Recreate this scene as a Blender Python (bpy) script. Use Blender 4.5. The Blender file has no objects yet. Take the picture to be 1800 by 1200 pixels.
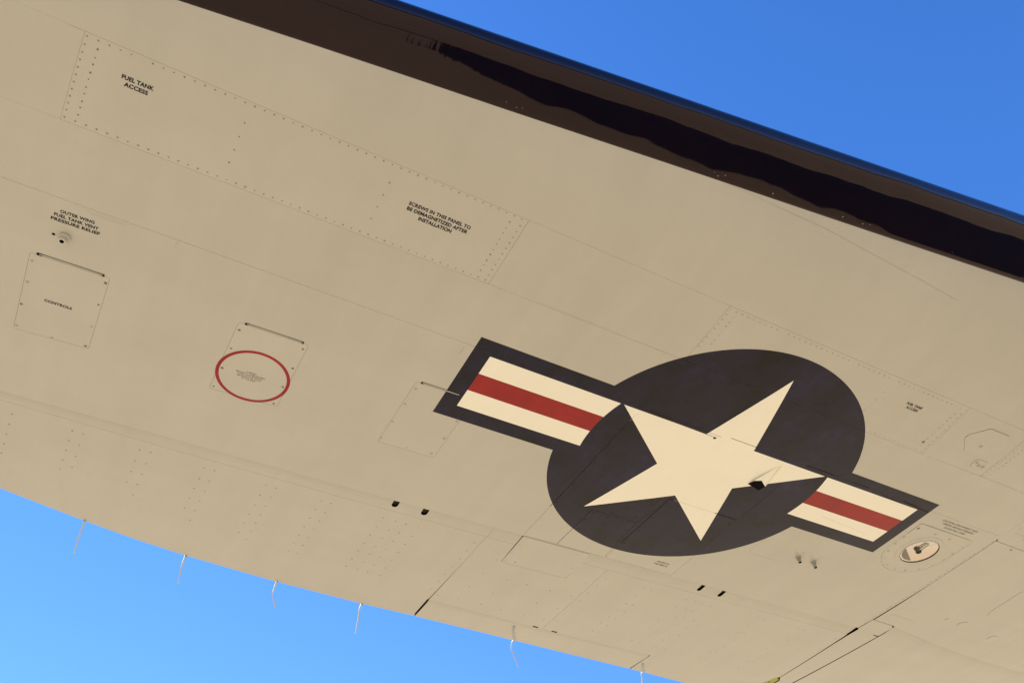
import bpy, math, random
import numpy as np
from mathutils import Matrix, Vector
from mathutils.geometry import delaunay_2d_cdt
random.seed(3)
RU = 0.55                     # metres per wing unit (radius of the painted star)
SC = bpy.context.scene
COL = SC.collection

# ------------------------------------------------------------------ camera
CAM_H = 1.65
WING_Z = CAM_H + 3.5909 * RU          # height of the wing's lower surface at the star
cam_d = bpy.data.cameras.new('camera')
cam = bpy.data.objects.new('camera', cam_d)
COL.objects.link(cam)
SC.camera = cam
cam_d.sensor_width = 36.0
cam_d.lens = 36.0 * 1315.82 / 1800.0
cam_d.clip_start = 0.05
cam_d.clip_end = 20000
right = Vector((0.88003055, -0.47194790, -0.05302275))
down = Vector((0.32527117, 0.68031505, -0.65678771))
view = Vector((0.34604176, 0.56074648, 0.75220908))
m = Matrix((right, -down, -view)).transposed().to_4x4()
m.translation = Vector((-3.58518 * RU, -3.16204 * RU, CAM_H))
cam.matrix_world = m

# ------------------------------------------------------------------ world, sun, exposure
SUN_DIR = Vector((-3.0, 9.2, 6.9)).normalized()        # towards the sun
world = bpy.data.worlds.new('World')
SC.world = world
world.use_nodes = True
nt = world.node_tree
nt.nodes.clear()
wo = nt.nodes.new('ShaderNodeOutputWorld')
bg = nt.nodes.new('ShaderNodeBackground')
sky = nt.nodes.new('ShaderNodeTexSky')
sky.sky_type = 'NISHITA'
sky.sun_disc = False
sky.sun_elevation = math.asin(SUN_DIR.z)
sky.sun_rotation = math.atan2(SUN_DIR.x, SUN_DIR.y)
sky.altitude = 0
sky.air_density = 1.0
sky.dust_density = 0.0
sky.ozone_density = 4.0
sep = nt.nodes.new('ShaderNodeSeparateColor')
cmb = nt.nodes.new('ShaderNodeCombineColor')
nt.links.new(sky.outputs[0], sep.inputs[0])
for i, (pw, sc_) in enumerate(((1.04, 0.40), (0.80, 0.795), (0.80, 1.48))):     # deeper, more saturated blue
    pn = nt.nodes.new('ShaderNodeMath'); pn.operation = 'POWER'; pn.inputs[1].default_value = pw
    mn = nt.nodes.new('ShaderNodeMath'); mn.operation = 'MULTIPLY'; mn.inputs[1].default_value = sc_
    nt.links.new(sep.outputs[i], pn.inputs[0]); nt.links.new(pn.outputs[0], mn.inputs[0]); nt.links.new(mn.outputs[0], cmb.inputs[i])
nt.links.new(cmb.outputs[0], bg.inputs[0])
bg.inputs[1].default_value = 0.10
nt.links.new(bg.outputs[0], wo.inputs[0])

sun_d = bpy.data.lights.new('sun', 'SUN')
sun_d.energy = 4.5
sun_d.angle = math.radians(0.53)
sun_d.color = (1.0, 0.95, 0.87)
sun = bpy.data.objects.new('sun', sun_d)
sun.rotation_euler = SUN_DIR.to_track_quat('Z', 'Y').to_euler()
sun.location = SUN_DIR * 60
COL.objects.link(sun)

SC.view_settings.view_transform = 'Standard'
SC.view_settings.look = 'None'
SC.view_settings.gamma = 1
SC.view_settings.use_curve_mapping = False
SC.view_settings.exposure = 1.32

# ------------------------------------------------------------------ materials
def mat(name, col, rough=0.4, metal=0.0, spec=0.5, mottle=0.0, mscale=1.5, bump=0.0, bscale=6.0,
        bdist=0.02, stretch=(1, 1, 1), streak=0.0, coat=0.0, fine=0.0, fsc=1.1):
    m = bpy.data.materials.new(name)
    m.use_nodes = True
    t = m.node_tree
    b = t.nodes['Principled BSDF']
    b.inputs['Base Color'].default_value = (*col, 1)
    b.inputs['Roughness'].default_value = rough
    b.inputs['Metallic'].default_value = metal
    b.inputs['Specular IOR Level'].default_value = spec
    b.inputs['Coat Weight'].default_value = coat
    b.inputs['Coat Roughness'].default_value = 0.08
    tc = t.nodes.new('ShaderNodeTexCoord')
    L = t.links.new
    if mottle or streak:
        cur = None
        base = t.nodes.new('ShaderNodeRGB'); base.outputs[0].default_value = (*col, 1)
        cur = base.outputs[0]
        def layer(scale, st, amt, detail=6):
            nonlocal cur
            mp = t.nodes.new('ShaderNodeMapping'); mp.inputs['Scale'].default_value = st
            L(tc.outputs['Object'], mp.inputs[0])
            n = t.nodes.new('ShaderNodeTexNoise'); n.inputs['Scale'].default_value = scale
            n.inputs['Detail'].default_value = detail; n.inputs['Roughness'].default_value = 0.6
            L(mp.outputs[0], n.inputs['Vector'])
            r = t.nodes.new('ShaderNodeMapRange')
            r.inputs[1].default_value = 0.3; r.inputs[2].default_value = 0.7
            r.inputs[3].default_value = 1 - amt; r.inputs[4].default_value = 1 + amt * 0.6
            L(n.outputs[0], r.inputs[0])
            v = t.nodes.new('ShaderNodeVectorMath'); v.operation = 'SCALE'
            L(cur, v.inputs[0]); L(r.outputs[0], v.inputs['Scale'])
            cur = v.outputs[0]
        if mottle:
            layer(mscale, (1, 1, 1), mottle)
            layer(mscale * 7, (1, 1, 1), mottle * 0.5)
        if streak:
            layer(9.0, (1.0, 0.08, 1), streak, 4)
            layer(3.0, (0.15, 1.6, 1), streak * 0.7, 4)
        L(cur, b.inputs['Base Color'])
    if bump:
        mp = t.nodes.new('ShaderNodeMapping'); mp.inputs['Scale'].default_value = stretch
        L(tc.outputs['Object'], mp.inputs[0])
        n = t.nodes.new('ShaderNodeTexNoise'); n.inputs['Scale'].default_value = bscale
        n.inputs['Detail'].default_value = 3
        L(mp.outputs[0], n.inputs['Vector'])
        bp = t.nodes.new('ShaderNodeBump'); bp.inputs['Strength'].default_value = bump
        bp.inputs['Distance'].default_value = bdist
        L(n.outputs[0], bp.inputs['Height'])
        last = bp
        if fine:
            n2 = t.nodes.new('ShaderNodeTexNoise'); n2.inputs['Scale'].default_value = fsc
            n2.inputs['Detail'].default_value = 2.5
            L(tc.outputs['Object'], n2.inputs['Vector'])
            b2 = t.nodes.new('ShaderNodeBump'); b2.inputs['Strength'].default_value = 1.0
            b2.inputs['Distance'].default_value = fine
            L(n2.outputs[0], b2.inputs['Height']); L(bp.outputs[0], b2.inputs['Normal'])
            last = b2
        L(last.outputs[0], b.inputs['Normal'])
    return m

M_PAINT = mat('grey_wing_paint', (0.455, 0.455, 0.445), 0.20, spec=0.4, mottle=0.035, mscale=0.9, streak=0.03,
              bump=0.25, bscale=260, bdist=0.0004, fine=0.007)
M_PAINT2 = mat('grey_panel_paint', (0.46, 0.458, 0.447), 0.22, spec=0.4, mottle=0.035, mscale=1.3, streak=0.02,
               bump=0.25, bscale=260, bdist=0.0004, fine=0.006)
M_BOOT = mat('glossy_black_edge_paint', (0.0045, 0.0008, 0.0022), 0.02, spec=0.34, mottle=0.25, mscale=3, bump=0.32,
             bscale=50, bdist=0.0010, stretch=(1, 0.04, 0.2), fine=0.020, fsc=1.8)
M_BOOT.node_tree.nodes['Principled BSDF'].inputs['Specular Tint'].default_value = (1.0, 0.82, 0.92, 1)
M_NAVY = mat('dark_insignia_paint', (0.010, 0.0085, 0.035), 0.30, spec=0.25, mottle=0.85, mscale=3.6, streak=0.35,
             bump=0.25, bscale=260, bdist=0.0004)
M_NAVY_D = mat('dirty_dark_screw', (0.004, 0.0035, 0.008), 0.5, spec=0.2)
M_WHITE = mat('cream_white_insignia_paint', (0.81, 0.81, 0.78), 0.30, spec=0.35, mottle=0.02, mscale=2, streak=0.012)
M_RED = mat('red_insignia_paint', (0.29, 0.012, 0.016), 0.30, spec=0.28, mottle=0.16, mscale=3.5, streak=0.10)
M_INNER = mat('dark_cavity_primer', (0.03, 0.027, 0.023), 0.8, spec=0.1)
M_BLACK = mat('black_recess', (0.004, 0.004, 0.005), 0.9, spec=0.05)
M_SCREW = mat('dirty_screw', (0.13, 0.122, 0.096), 0.5)
M_SCREW2 = mat('painted_screw', (0.30, 0.295, 0.26), 0.45)
M_SEAL = mat('sealed_seam', (0.27, 0.265, 0.225), 0.5)
M_SEAL2 = mat('sealed_seam_faint', (0.37, 0.367, 0.335), 0.5)
M_TEXT = mat('black_stencil_paint', (0.008, 0.009, 0.016), 0.5, spec=0.2)
M_TEXT2 = mat('faded_stencil_paint', (0.13, 0.125, 0.12), 0.5)
M_STEEL = mat('dull_steel', (0.34, 0.36, 0.34), 0.4, metal=0.35)
M_GREEN = mat('yellow_green_primer', (0.33, 0.36, 0.09), 0.55, mottle=0.2, mscale=20)
M_MIRROR = mat('silvered_reflector', (0.76, 0.68, 0.66), 0.04, metal=1.0, bump=0.2, bscale=60, bdist=0.0003)
M_WICK = mat('wick_sleeve', (0.36, 0.43, 0.47), 0.45)
M_STAIN = mat('drain_stain', (0.41, 0.407, 0.385), 0.4)

M_GLASS = bpy.data.materials.new('lamp_glass'); M_GLASS.use_nodes = True
def glass_mat():
    t = M_GLASS.node_tree; t.nodes.clear(); L = t.links.new
    o = t.nodes.new('ShaderNodeOutputMaterial'); mx = t.nodes.new('ShaderNodeMixShader')
    tr = t.nodes.new('ShaderNodeBsdfTransparent'); tr.inputs[0].default_value = (.93, .94, .93, 1)
    gl = t.nodes.new('ShaderNodeBsdfGlossy'); gl.inputs['Roughness'].default_value = 0.01
    mx.inputs[0].default_value = 0.07
    L(tr.outputs[0], mx.inputs[1]); L(gl.outputs[0], mx.inputs[2]); L(mx.outputs[0], o.inputs[0])
glass_mat()

M_GROUND = bpy.data.materials.new('sunlit_apron_concrete'); M_GROUND.use_nodes = True
def ground_mat():
    t = M_GROUND.node_tree; b = t.nodes['Principled BSDF']; L = t.links.new
    b.inputs['Roughness'].default_value = 0.85
    tc = t.nodes.new('ShaderNodeTexCoord')
    n = t.nodes.new('ShaderNodeTexNoise'); n.inputs['Scale'].default_value = 0.35; n.inputs['Detail'].default_value = 9
    L(tc.outputs['Object'], n.inputs['Vector'])
    n2 = t.nodes.new('ShaderNodeTexNoise'); n2.inputs['Scale'].default_value = 40; n2.inputs['Detail'].default_value = 6
    L(tc.outputs['Object'], n2.inputs['Vector'])
    r = t.nodes.new('ShaderNodeValToRGB')
    r.color_ramp.elements[0].position = 0.3; r.color_ramp.elements[0].color = (0.43, 0.325, 0.172, 1)
    r.color_ramp.elements[1].position = 0.7; r.color_ramp.elements[1].color = (0.52, 0.402, 0.213, 1)
    mx = t.nodes.new('ShaderNodeMath'); mx.operation = 'MULTIPLY_ADD'
    mx.inputs[1].default_value = 0.3
    L(n2.outputs[0], mx.inputs[0]); 
    sc = t.nodes.new('ShaderNodeMath'); sc.operation = 'MULTIPLY'; sc.inputs[1].default_value = 0.7
    L(n.outputs[0], sc.inputs[0]); L(sc.outputs[0], mx.inputs[2])
    L(mx.outputs[0], r.inputs[0]); L(r.outputs[0], b.inputs['Base Color'])
    bp = t.nodes.new('ShaderNodeBump'); bp.inputs['Strength'].default_value = 0.4; bp.inputs['Distance'].default_value = 0.01
    L(n2.outputs[0], bp.inputs['Height']); L(bp.outputs[0], b.inputs['Normal'])
ground_mat()

# ------------------------------------------------------------------ wing surface
# plan coordinates in wing units: x along the span (towards the root), y forward (towards the leading edge)
K = 0.0114
LE0, LE1 = 2.4335, 0.14448
TEX = [-6, -5.6, -5.2, -4.65, -4.08, -3.69, -3.22, -2.47, -1.66, -1.09, 0, .69, 1.6, 2.26, 3.16, 9, 16]
TEY = [-1.2, -1.8, -2.2, -2.482, -2.66, -2.77, -2.865, -2.965, -3.03, -3.05, -3.11, -3.15, -3.2, -3.25, -3.33, -3.9, -4.5]
BX = [-6, -4.27, -3.51, -2.61, -1.59, -.40, .99, 3, 16]
BY = [1.33, 1.556, 1.658, 1.773, 1.909, 2.063, 2.246, 2.51, 4.2]
def LEy(x): return LE0 + LE1 * np.asarray(x, float)
def TEy(x): return np.interp(x, TEX, TEY)
def By(x): return np.interp(x, BX, BY)
def geo(x):
    le = LEy(x); c = le - TEy(x); return le, 0.07 * c, le - 0.3 * c
def Sup(x, y):
    x = np.asarray(x, float); y = np.asarray(y, float)
    le, h, y0 = geo(x)
    s = np.clip((y - y0) / (le - y0), 0, 0.9995)
    return K * y * y + h * (1 - np.sqrt(1 - s ** 2.2))
def nrm(x, y):
    e = 1e-4
    sx = (Sup(x + e, y) - Sup(x - e, y)) / (2 * e)
    sy = (Sup(x, y + e) - Sup(x, y - e)) / (2 * e)
    n = np.stack([sx, -sy, -np.ones_like(sx)], -1)
    return n / np.linalg.norm(n, axis=-1, keepdims=True)
def P(x, y, off=0.0):
    """plan coordinates -> wing-local metres; off = metres proud of the skin (downwards)"""
    x = np.asarray(x, float); y = np.asarray(y, float)
    n = nrm(x, y)
    return np.stack([x * RU, -y * RU, Sup(x, y) * RU], -1) + n * np.asarray(off)[..., None], n

wing = bpy.data.objects.new('aircraft_wing', None)
wing.location = (0, 0, WING_Z)
wing['label'] = 'grey military aircraft wing seen from below with star insignia and black leading edge'
wing['category'] = 'aircraft wing'
COL.objects.link(wing)

def link(name, me, mt, parent=wing, label=None, kind=None):
    o = bpy.data.objects.new(name, me)
    if isinstance(mt, (list, tuple)):
        for q in mt: me.materials.append(q)
    else:
        me.materials.append(mt)
    o.parent = parent
    COL.objects.link(o)
    if label: o['label'] = label
    if kind: o['kind'] = kind
    return o
def raw(name, v, f, mt, parent=wing, label=None, kind=None, smooth=False, normals=None):
    me = bpy.data.meshes.new(name)
    me.from_pydata([tuple(q) for q in v], [], [tuple(int(i) for i in q) for q in f])
    me.update()
    if smooth or normals is not None:
        me.polygons.foreach_set('use_smooth', [True] * len(me.polygons))
    if normals is not None:
        me.normals_split_custom_set_from_vertices([tuple(n) for n in normals])
    return link(name, me, mt, parent, label, kind)

def area(p):
    p = np.asarray(p); x, y = p[:, 0], p[:, 1]
    return 0.5 * np.sum(x * np.roll(y, -1) - y * np.roll(x, -1))
def ccw(p):
    p = np.asarray(p, float)
    return p if area(p) > 0 else p[::-1].copy()
def inset(p, d):
    """d>0 shrinks (wing units)"""
    p = ccw(p)
    n = len(p)
    out = []
    for i in range(n):
        a, b, c = p[i - 1], p[i], p[(i + 1) % n]
        e1 = (b - a) / np.linalg.norm(b - a); e2 = (c - b) / np.linalg.norm(c - b)
        n1 = np.array([-e1[1], e1[0]]); n2 = np.array([-e2[1], e2[0]])
        k = 1 + n1 @ n2
        out.append(b + (n1 + n2) * d / max(k, 0.3))
    return np.array(out)
def rounded(p, r, seg=4):
    p = ccw(p); n = len(p); out = []
    for i in range(n):
        a, b, c = p[i - 1], p[i], p[(i + 1) % n]
        e1 = (a - b) / np.linalg.norm(a - b); e2 = (c - b) / np.linalg.norm(c - b)
        s, t = b + e1 * r, b + e2 * r
        for k in range(seg + 1):
            u = k / seg
            out.append((1 - u) ** 2 * s + 2 * u * (1 - u) * b + u * u * t)
    return np.array(out)
def resample(p, h):
    out = []
    n = len(p)
    for i in range(n):
        a, b = np.asarray(p[i], float), np.asarray(p[(i + 1) % n], float)
        k = max(1, int(math.ceil(np.linalg.norm(b - a) / h)))
        for j in range(k): out.append(a + (b - a) * j / k)
    return np.array(out)
def inside(pts, poly):
    pts = np.asarray(pts); poly = np.asarray(poly)
    x, y = pts[:, 0], pts[:, 1]
    res = np.zeros(len(pts), bool)
    j = len(poly) - 1
    for i in range(len(poly)):
        xi, yi = poly[i]; xj, yj = poly[j]
        if yi != yj:
            c = ((yi > y) != (yj > y)) & (x < (xj - xi) * (y - yi) / (yj - yi) + xi)
            res ^= c
        j = i
    return res

def triangulate(loops, test, h, bbox=None):
    """CDT of closed loops + grid, keep triangles whose centroid passes test"""
    V = []; E = []
    for lp in loops:
        lp = resample(lp, h)
        if bbox is not None:
            x0, x1, y0, y1 = bbox
            keep = (lp[:, 0] > x0 - .2) & (lp[:, 0] < x1 + .2) & (lp[:, 1] > y0 - .2) & (lp[:, 1] < y1 + .2)
            if not keep.any(): continue
            idx = {}
            for i in range(len(lp)):
                j = (i + 1) % len(lp)
                if keep[i] and keep[j]:
                    for q in (i, j):
                        if q not in idx:
                            idx[q] = len(V); V.append(lp[q])
                    E.append((idx[i], idx[j]))
        else:
            b = len(V); n = len(lp)
            V += list(lp); E += [(b + i, b + (i + 1) % n) for i in range(n)]
    A = np.array(V)
    x0, x1 = A[:, 0].min(), A[:, 0].max(); y0, y1 = A[:, 1].min(), A[:, 1].max()
    if bbox is not None: x0, x1, y0, y1 = bbox
    gx = np.arange(x0 + h * .53, x1, h); gy = np.arange(y0 + h * .47, y1, h)
    if len(gx) and len(gy):
        G = np.stack(np.meshgrid(gx, gy), -1).reshape(-1, 2)
        G = G[test(G)]
        V += list(G)
    r = delaunay_2d_cdt([Vector((float(a), float(b))) for a, b in V], E, [], 0, 1e-7)
    vs = np.array([(q[0], q[1]) for q in r[0]]); fs = np.array([f for f in r[2] if len(f) == 3])
    q = vs[fs]
    ar = (q[:, 1, 0] - q[:, 0, 0]) * (q[:, 2, 1] - q[:, 0, 1]) - (q[:, 1, 1] - q[:, 0, 1]) * (q[:, 2, 0] - q[:, 0, 0])
    fs[ar < 0] = fs[ar < 0][:, ::-1]
    fs = fs[np.abs(ar) > 1e-9]
    c = vs[fs].mean(1)
    fs = fs[test(c)]
    used = np.unique(fs); mp = -np.ones(len(vs), int); mp[used] = np.arange(len(used))
    return vs[used], mp[fs]

def orient(fs, top, n):
    cr = np.cross(top[fs[:, 1]] - top[fs[:, 0]], top[fs[:, 2]] - top[fs[:, 0]])
    if (cr * n[fs[:, 0]]).sum() < 0: fs = fs[:, ::-1]
    return fs

REG = []    # painted-surface register: (outer, holes, off) of every skin panel, for paint that runs over the seams
def panel(name, outline, holes=(), g=0.5, hg=0.4, off=0.0, mt=None, parent=wing, h=0.13, depth=0.006, label=None, reg=True):
    """skin piece with its own edges. g, hg: millimetres taken off the outer edge / added round holes"""
    outer = inset(outline, g * 1e-3 / RU)
    hs = [inset(q, -hg * 1e-3 / RU) for q in holes]
    def test(p):
        ok = inside(p, outer)
        for q in hs: ok &= ~inside(p, q)
        return ok
    vs, fs = triangulate([outer] + hs, test, h)
    offs = off(vs[:, 0], vs[:, 1]) if callable(off) else np.full(len(vs), float(off))
    top, n = P(vs[:, 0], vs[:, 1], offs)
    if callable(off):
        e = 1e-3
        a, _ = P(vs[:, 0] + e, vs[:, 1], off(vs[:, 0] + e, vs[:, 1])); b, _ = P(vs[:, 0], vs[:, 1] + e, off(vs[:, 0], vs[:, 1] + e))
        nn = np.cross(a - top, b - top); nn /= np.linalg.norm(nn, axis=1, keepdims=True)
        nn[(nn * n).sum(1) < 0] *= -1
        n = nn
    fs = orient(fs, top, n)
    # boundary edges -> skirt
    ed = {}
    for f in fs:
        for i in range(3):
            a, b = f[i], f[(i + 1) % 3]
            if (b, a) in ed: del ed[(b, a)]
            else: ed[(a, b)] = 1
    V = list(top); N = list(n); F = [tuple(f) for f in fs]
    _, n0 = P(vs[:, 0], vs[:, 1])
    for a, b in ed:
        k = len(V)
        d = top[b] - top[a]; sn = np.cross(n[a], d); sn = -sn / (np.linalg.norm(sn) + 1e-12)
        V += [top[a], top[b], top[b] - n0[b] * depth, top[a] - n0[a] * depth]
        N += [sn * -1] * 4
        F.append((k + 1, k, k + 3, k + 2))
    o = raw(name, V, F, mt or M_PAINT, parent, label, normals=N)
    if reg: REG.append((outer, hs))
    return o

def decal(name, loops, test, bbox, mt, off=0.00012, h=0.1, parent=wing, label=None, use_reg=True):
    """paint film that follows the skin and breaks at every panel gap"""
    regs = []
    lp = [np.asarray(q) for q in loops]
    x0, x1, y0, y1 = bbox
    if use_reg:
        for o, hs in REG:
            if o[:, 0].max() > x0 and o[:, 0].min() < x1 and o[:, 1].max() > y0 and o[:, 1].min() < y1:
                regs.append((o, hs)); lp.append(o); lp += list(hs)
    def full(p):
        ok = test(p)
        if use_reg:
            r = np.zeros(len(p), bool)
            for o, hs in regs:
                q = inside(p, o)
                for k in hs: q &= ~inside(p, k)
                r |= q
            ok &= r
        return ok
    vs, fs = triangulate(lp, full, h, bbox)
    top, n = P(vs[:, 0], vs[:, 1], np.full(len(vs), off))
    fs = orient(fs, top, n)
    return raw(name, top, fs, mt, parent, label, normals=n)

def discs(name, pts, r=0.0030, mt=None, parent=wing, off=0.0002, jit=0.25, seg=8):
    """screw heads too small to pick apart: one mesh; domed, with a recess in the middle"""
    V = []; F = []; N = []
    for i, (x, y) in enumerate(pts):
        c, n = P(np.array([x]), np.array([y]), np.array([off])); c, n = c[0], n[0]
        rr = r * (1 + random.uniform(-jit, jit))
        ux = np.array([1, 0, 0]) - n * n[0]; ux /= np.linalg.norm(ux); uy = np.cross(n, ux)
        k = len(V)
        for ring, (q, z) in enumerate(((1, 0), (.72, .00035), (.3, .0001))):
            for j in range(seg):
                a = 2 * math.pi * j / seg
                V.append(c + (ux * math.cos(a) + uy * math.sin(a)) * rr * q + n * z)
        V.append(c)
        for ring in range(2):
            for j in range(seg):
                a, b = k + ring * seg + j, k + ring * seg + (j + 1) % seg
                F.append((a, b, b + seg, a + seg))
        for j in range(seg): F.append((k + 2 * seg + j, k + 2 * seg + (j + 1) % seg, k + 3 * seg))
    return raw(name, V, F, mt or M_SCREW, parent, kind='stuff')

def bead(name, lines, w=0.0010, mt=None, parent=wing, off=0.0001, step=0.08, ht=0.00025):
    """sealant beads / hairline seams following the skin; lines = list of (points, width factor)"""
    V = []; F = []
    for pts, wf in lines:
        pts = [np.asarray(q, float) for q in pts]
        L = []
        for a, b in zip(pts[:-1], pts[1:]):
            k = max(1, int(np.linalg.norm(b - a) / step))
            L += [a + (b - a) * j / k for j in range(k)]
        L.append(pts[-1]); L = np.array(L)
        t = np.gradient(L, axis=0); t /= np.linalg.norm(t, axis=1, keepdims=True)
        s = np.stack([-t[:, 1], t[:, 0]], -1) * (w * wf / 2 / RU)
        A, _ = P(L[:, 0] + s[:, 0], L[:, 1] + s[:, 1], np.full(len(L), off))
        B, _ = P(L[:, 0], L[:, 1], np.full(len(L), off + ht))
        C, _ = P(L[:, 0] - s[:, 0], L[:, 1] - s[:, 1], np.full(len(L), off))
        k = len(V); n = len(L)
        V += list(A) + list(B) + list(C)
        for i in range(n - 1):
            F.append((k + i, k + i + 1, k + n + i + 1, k + n + i)); F.append((k + n + i, k + n + i + 1, k + 2 * n + i + 1, k + 2 * n + i))
    return raw(name, V, F, mt or M_SEAL, parent, kind='stuff')

def tube(name, pts, radii, mt, parent=wing, seg=10, label=None, smooth=True, cap=True, mats=None):
    """pts: wing-local metres"""
    pts = [Vector(p) for p in pts]
    V = []; F = []
    up = Vector((0.31, 0.2, 0.93))
    for i, p in enumerate(pts):
        d = (pts[min(i + 1, len(pts) - 1)] - pts[max(i - 1, 0)])
        if d.length < 1e-9: d = Vector((0, 0, -1))
        d.normalize()
        a = d.cross(up)
        if a.length < 1e-3: a = d.cross(Vector((1, 0, 0)))
        a.normalize(); b = d.cross(a)
        for j in range(seg):
            t = 2 * math.pi * j / seg
            V.append(p + (a * math.cos(t) + b * math.sin(t)) * radii[i])
    for i in range(len(pts) - 1):
        for j in range(seg):
            F.append((i * seg + j, i * seg + (j + 1) % seg, (i + 1) * seg + (j + 1) % seg, (i + 1) * seg + j))
    if cap:
        F.append(tuple(range(seg))[::-1]); F.append(tuple((len(pts) - 1) * seg + j for j in range(seg)))
    return raw(name, V, F, mt, parent, label, smooth=smooth)

def along(line, n):
    """n points equally spaced on a segment"""
    a, b = line
    return [(a[0] + (b[0] - a[0]) * i / (n - 1), a[1] + (b[1] - a[1]) * i / (n - 1)) for i in range(n)]
def pt(x, y, off=0.0):
    return P(np.array([x]), np.array([y]), np.array([off]))[0][0]

# ------------------------------------------------------------------ ground
def make_ground():
    R = 5000.0; n = 64
    rad = [0, 4, 10, 30, 100, 400, 1500, R]
    V = [(0, 0, 0)]; F = []
    for r in rad[1:]:
        for i in range(n): V.append((r * math.cos(2 * math.pi * i / n), r * math.sin(2 * math.pi * i / n), 0))
    for i in range(n): F.append((0, 1 + i, 1 + (i + 1) % n))
    for k in range(len(rad) - 2):
        for i in range(n):
            a = 1 + k * n + i; b = 1 + k * n + (i + 1) % n
            F.append((a, a + n, b + n, b))
    me = bpy.data.meshes.new('ground'); me.from_pydata(V, [], F); me.materials.append(M_GROUND)
    o = bpy.data.objects.new('ground', me); COL.objects.link(o)
    o['kind'] = 'structure'
    o['label'] = 'sunlit tan concrete apron under the wing'
make_ground()

def make_hills():
    rnd = random.Random(5); n = 220; V = []; F = []
    for i in range(n):
        a = 2 * math.pi * i / n
        h = 44 + 14 * math.sin(a * 3 + 1) + 6 * math.sin(a * 11) + 7 * rnd.random()
        for r, z in ((820, -1), (900, h), (1100, h * 1.15), (1500, -1)):
            V.append(((r + 25 * math.sin(a * 7)) * math.cos(a), (r + 25 * math.sin(a * 7)) * math.sin(a), z))
    for i in range(n):
        j = (i + 1) % n
        for k in range(3): F.append((4 * i + k, 4 * j + k, 4 * j + k + 1, 4 * i + k + 1))
    me = bpy.data.meshes.new('hills'); me.from_pydata(V, [], F)
    me.materials.append(mat('dark_green_hillside', (0.045, 0.055, 0.03), 0.9, mottle=0.4, mscale=0.02))
    o = bpy.data.objects.new('hills', me); COL.objects.link(o); o['kind'] = 'structure'; o['label'] = 'low wooded hills on the horizon round the airfield'
make_hills()

# ------------------------------------------------------------------ leading edge, upper skin, inner structure
XS = np.unique(np.concatenate([np.arange(-6, 6.01, 0.12), np.arange(6, 16.1, 0.6)]))
def profile(x, phis, lower=True):
    le, h, y0 = geo(x)
    s = np.sin(phis) ** (2 / 2.2); T = np.cos(phis)
    y = y0 + (le - y0) * s
    return y, K * y * y + h * (1 - T if lower else 1 + T)
def make_boot():
    rows = []
    for x in XS:
        le, h, y0 = geo(x)
        sB = (By(x) - y0) / (le - y0)
        pB = math.asin(min(1, sB ** 1.1))
        a = np.linspace(pB, math.pi / 2, 26); b = np.linspace(math.pi / 2, 0.9, 12)[1:]
        y1, z1 = profile(x, a, True); y2, z2 = profile(x, b, False)
        y = np.r_[y1, y2]; z = np.r_[z1, z2]
        p = np.stack([np.full(len(y), x * RU), -y * RU, z * RU], -1)
        t = np.gradient(p, axis=0); nn = np.cross(t, np.array([1., 0, 0])); nn /= np.linalg.norm(nn, axis=1, keepdims=True)
        if nn[0][2] > 0: nn = -nn
        q = p + nn * 0.0004
        q = np.vstack([p[:1] - nn[:1] * 0.003, q])
        rows.append(q)
    A = np.array(rows); nx, ny = A.shape[:2]
    V = A.reshape(-1, 3)
    F = [(i * ny + j, i * ny + j + 1, (i + 1) * ny + j + 1, (i + 1) * ny + j) for i in range(nx - 1) for j in range(ny - 1)]
    o = raw('leading_edge', V, F, M_BOOT, label='glossy black leading edge strip reflecting the ground', smooth=True)
    me = o.data
    a = np.cross(V[1 * 1 + 1] - V[1], V[ny + 1] - V[1])
    return o
boot = make_boot()

def upper_pt(x, t):
    le, h, y0 = geo(x)
    return le, h, y0
def make_upper():
    rows = []
    for x in XS:
        le, h, y0 = geo(x); te = float(TEy(x))
        b = np.linspace(0.92, 0.0, 8)
        y1, z1 = profile(x, b, False)
        t = np.linspace(0, 1, 26)[1:]
        y2 = y0 + (te - y0) * t
        z2 = K * y2 * y2 + 2 * h * (1 - t ** 1.6) + 0.012
        y = np.r_[y1, y2]; z = np.r_[z1, z2]
        rows.append(np.stack([np.full(len(y), x * RU), -y * RU, z * RU], -1))
    A = np.array(rows); nx, ny = A.shape[:2]
    F = [(i * ny + j, i * ny + j + 1, (i + 1) * ny + j + 1, (i + 1) * ny + j) for i in range(nx - 1) for j in range(ny - 1)]
    raw('upper_skin', A.reshape(-1, 3), F, M_PAINT, smooth=True)
make_upper()
def make_tip(x, name):
    le, h, y0 = geo(x); te = float(TEy(x))
    y = np.concatenate([np.linspace(te, y0, 14), y0 + (le - y0) * np.sin(np.linspace(0, math.pi / 2, 12)[1:]) ** .9])
    lo = Sup(np.full(len(y), x), y)
    T = np.sqrt(np.clip(1 - np.clip((y - y0) / (le - y0), 0, 1) ** 2.2, 0, 1))
    t = np.clip((y0 - y) / (y0 - te), 0, 1)
    hi = np.where(y > y0, K * y * y + h * (1 + T), K * y * y + 2 * h * (1 - t ** 1.6) + .012)
    V = [(x * RU, -a * RU, b * RU) for a, b in zip(y, lo)] + [(x * RU, -a * RU, b * RU) for a, b in zip(y, hi)]
    n = len(y)
    raw(name, V, [(i, i + 1, n + i + 1, n + i) for i in range(n - 1)], M_PAINT)
tube('unseen_shadow_boom', [(-5.9 * RU, -.9 * RU, .30 * RU), (-7.2 * RU, -.82 * RU, .32 * RU), (-9.2 * RU, -.7 * RU, .36 * RU)], [.045, .035, .012], M_PAINT)  # unseen boom, added so its shadow gives the reflection a thin dark tail
make_tip(-6, 'wing_tip_rib'); make_tip(16, 'wing_root_rib')
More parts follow.
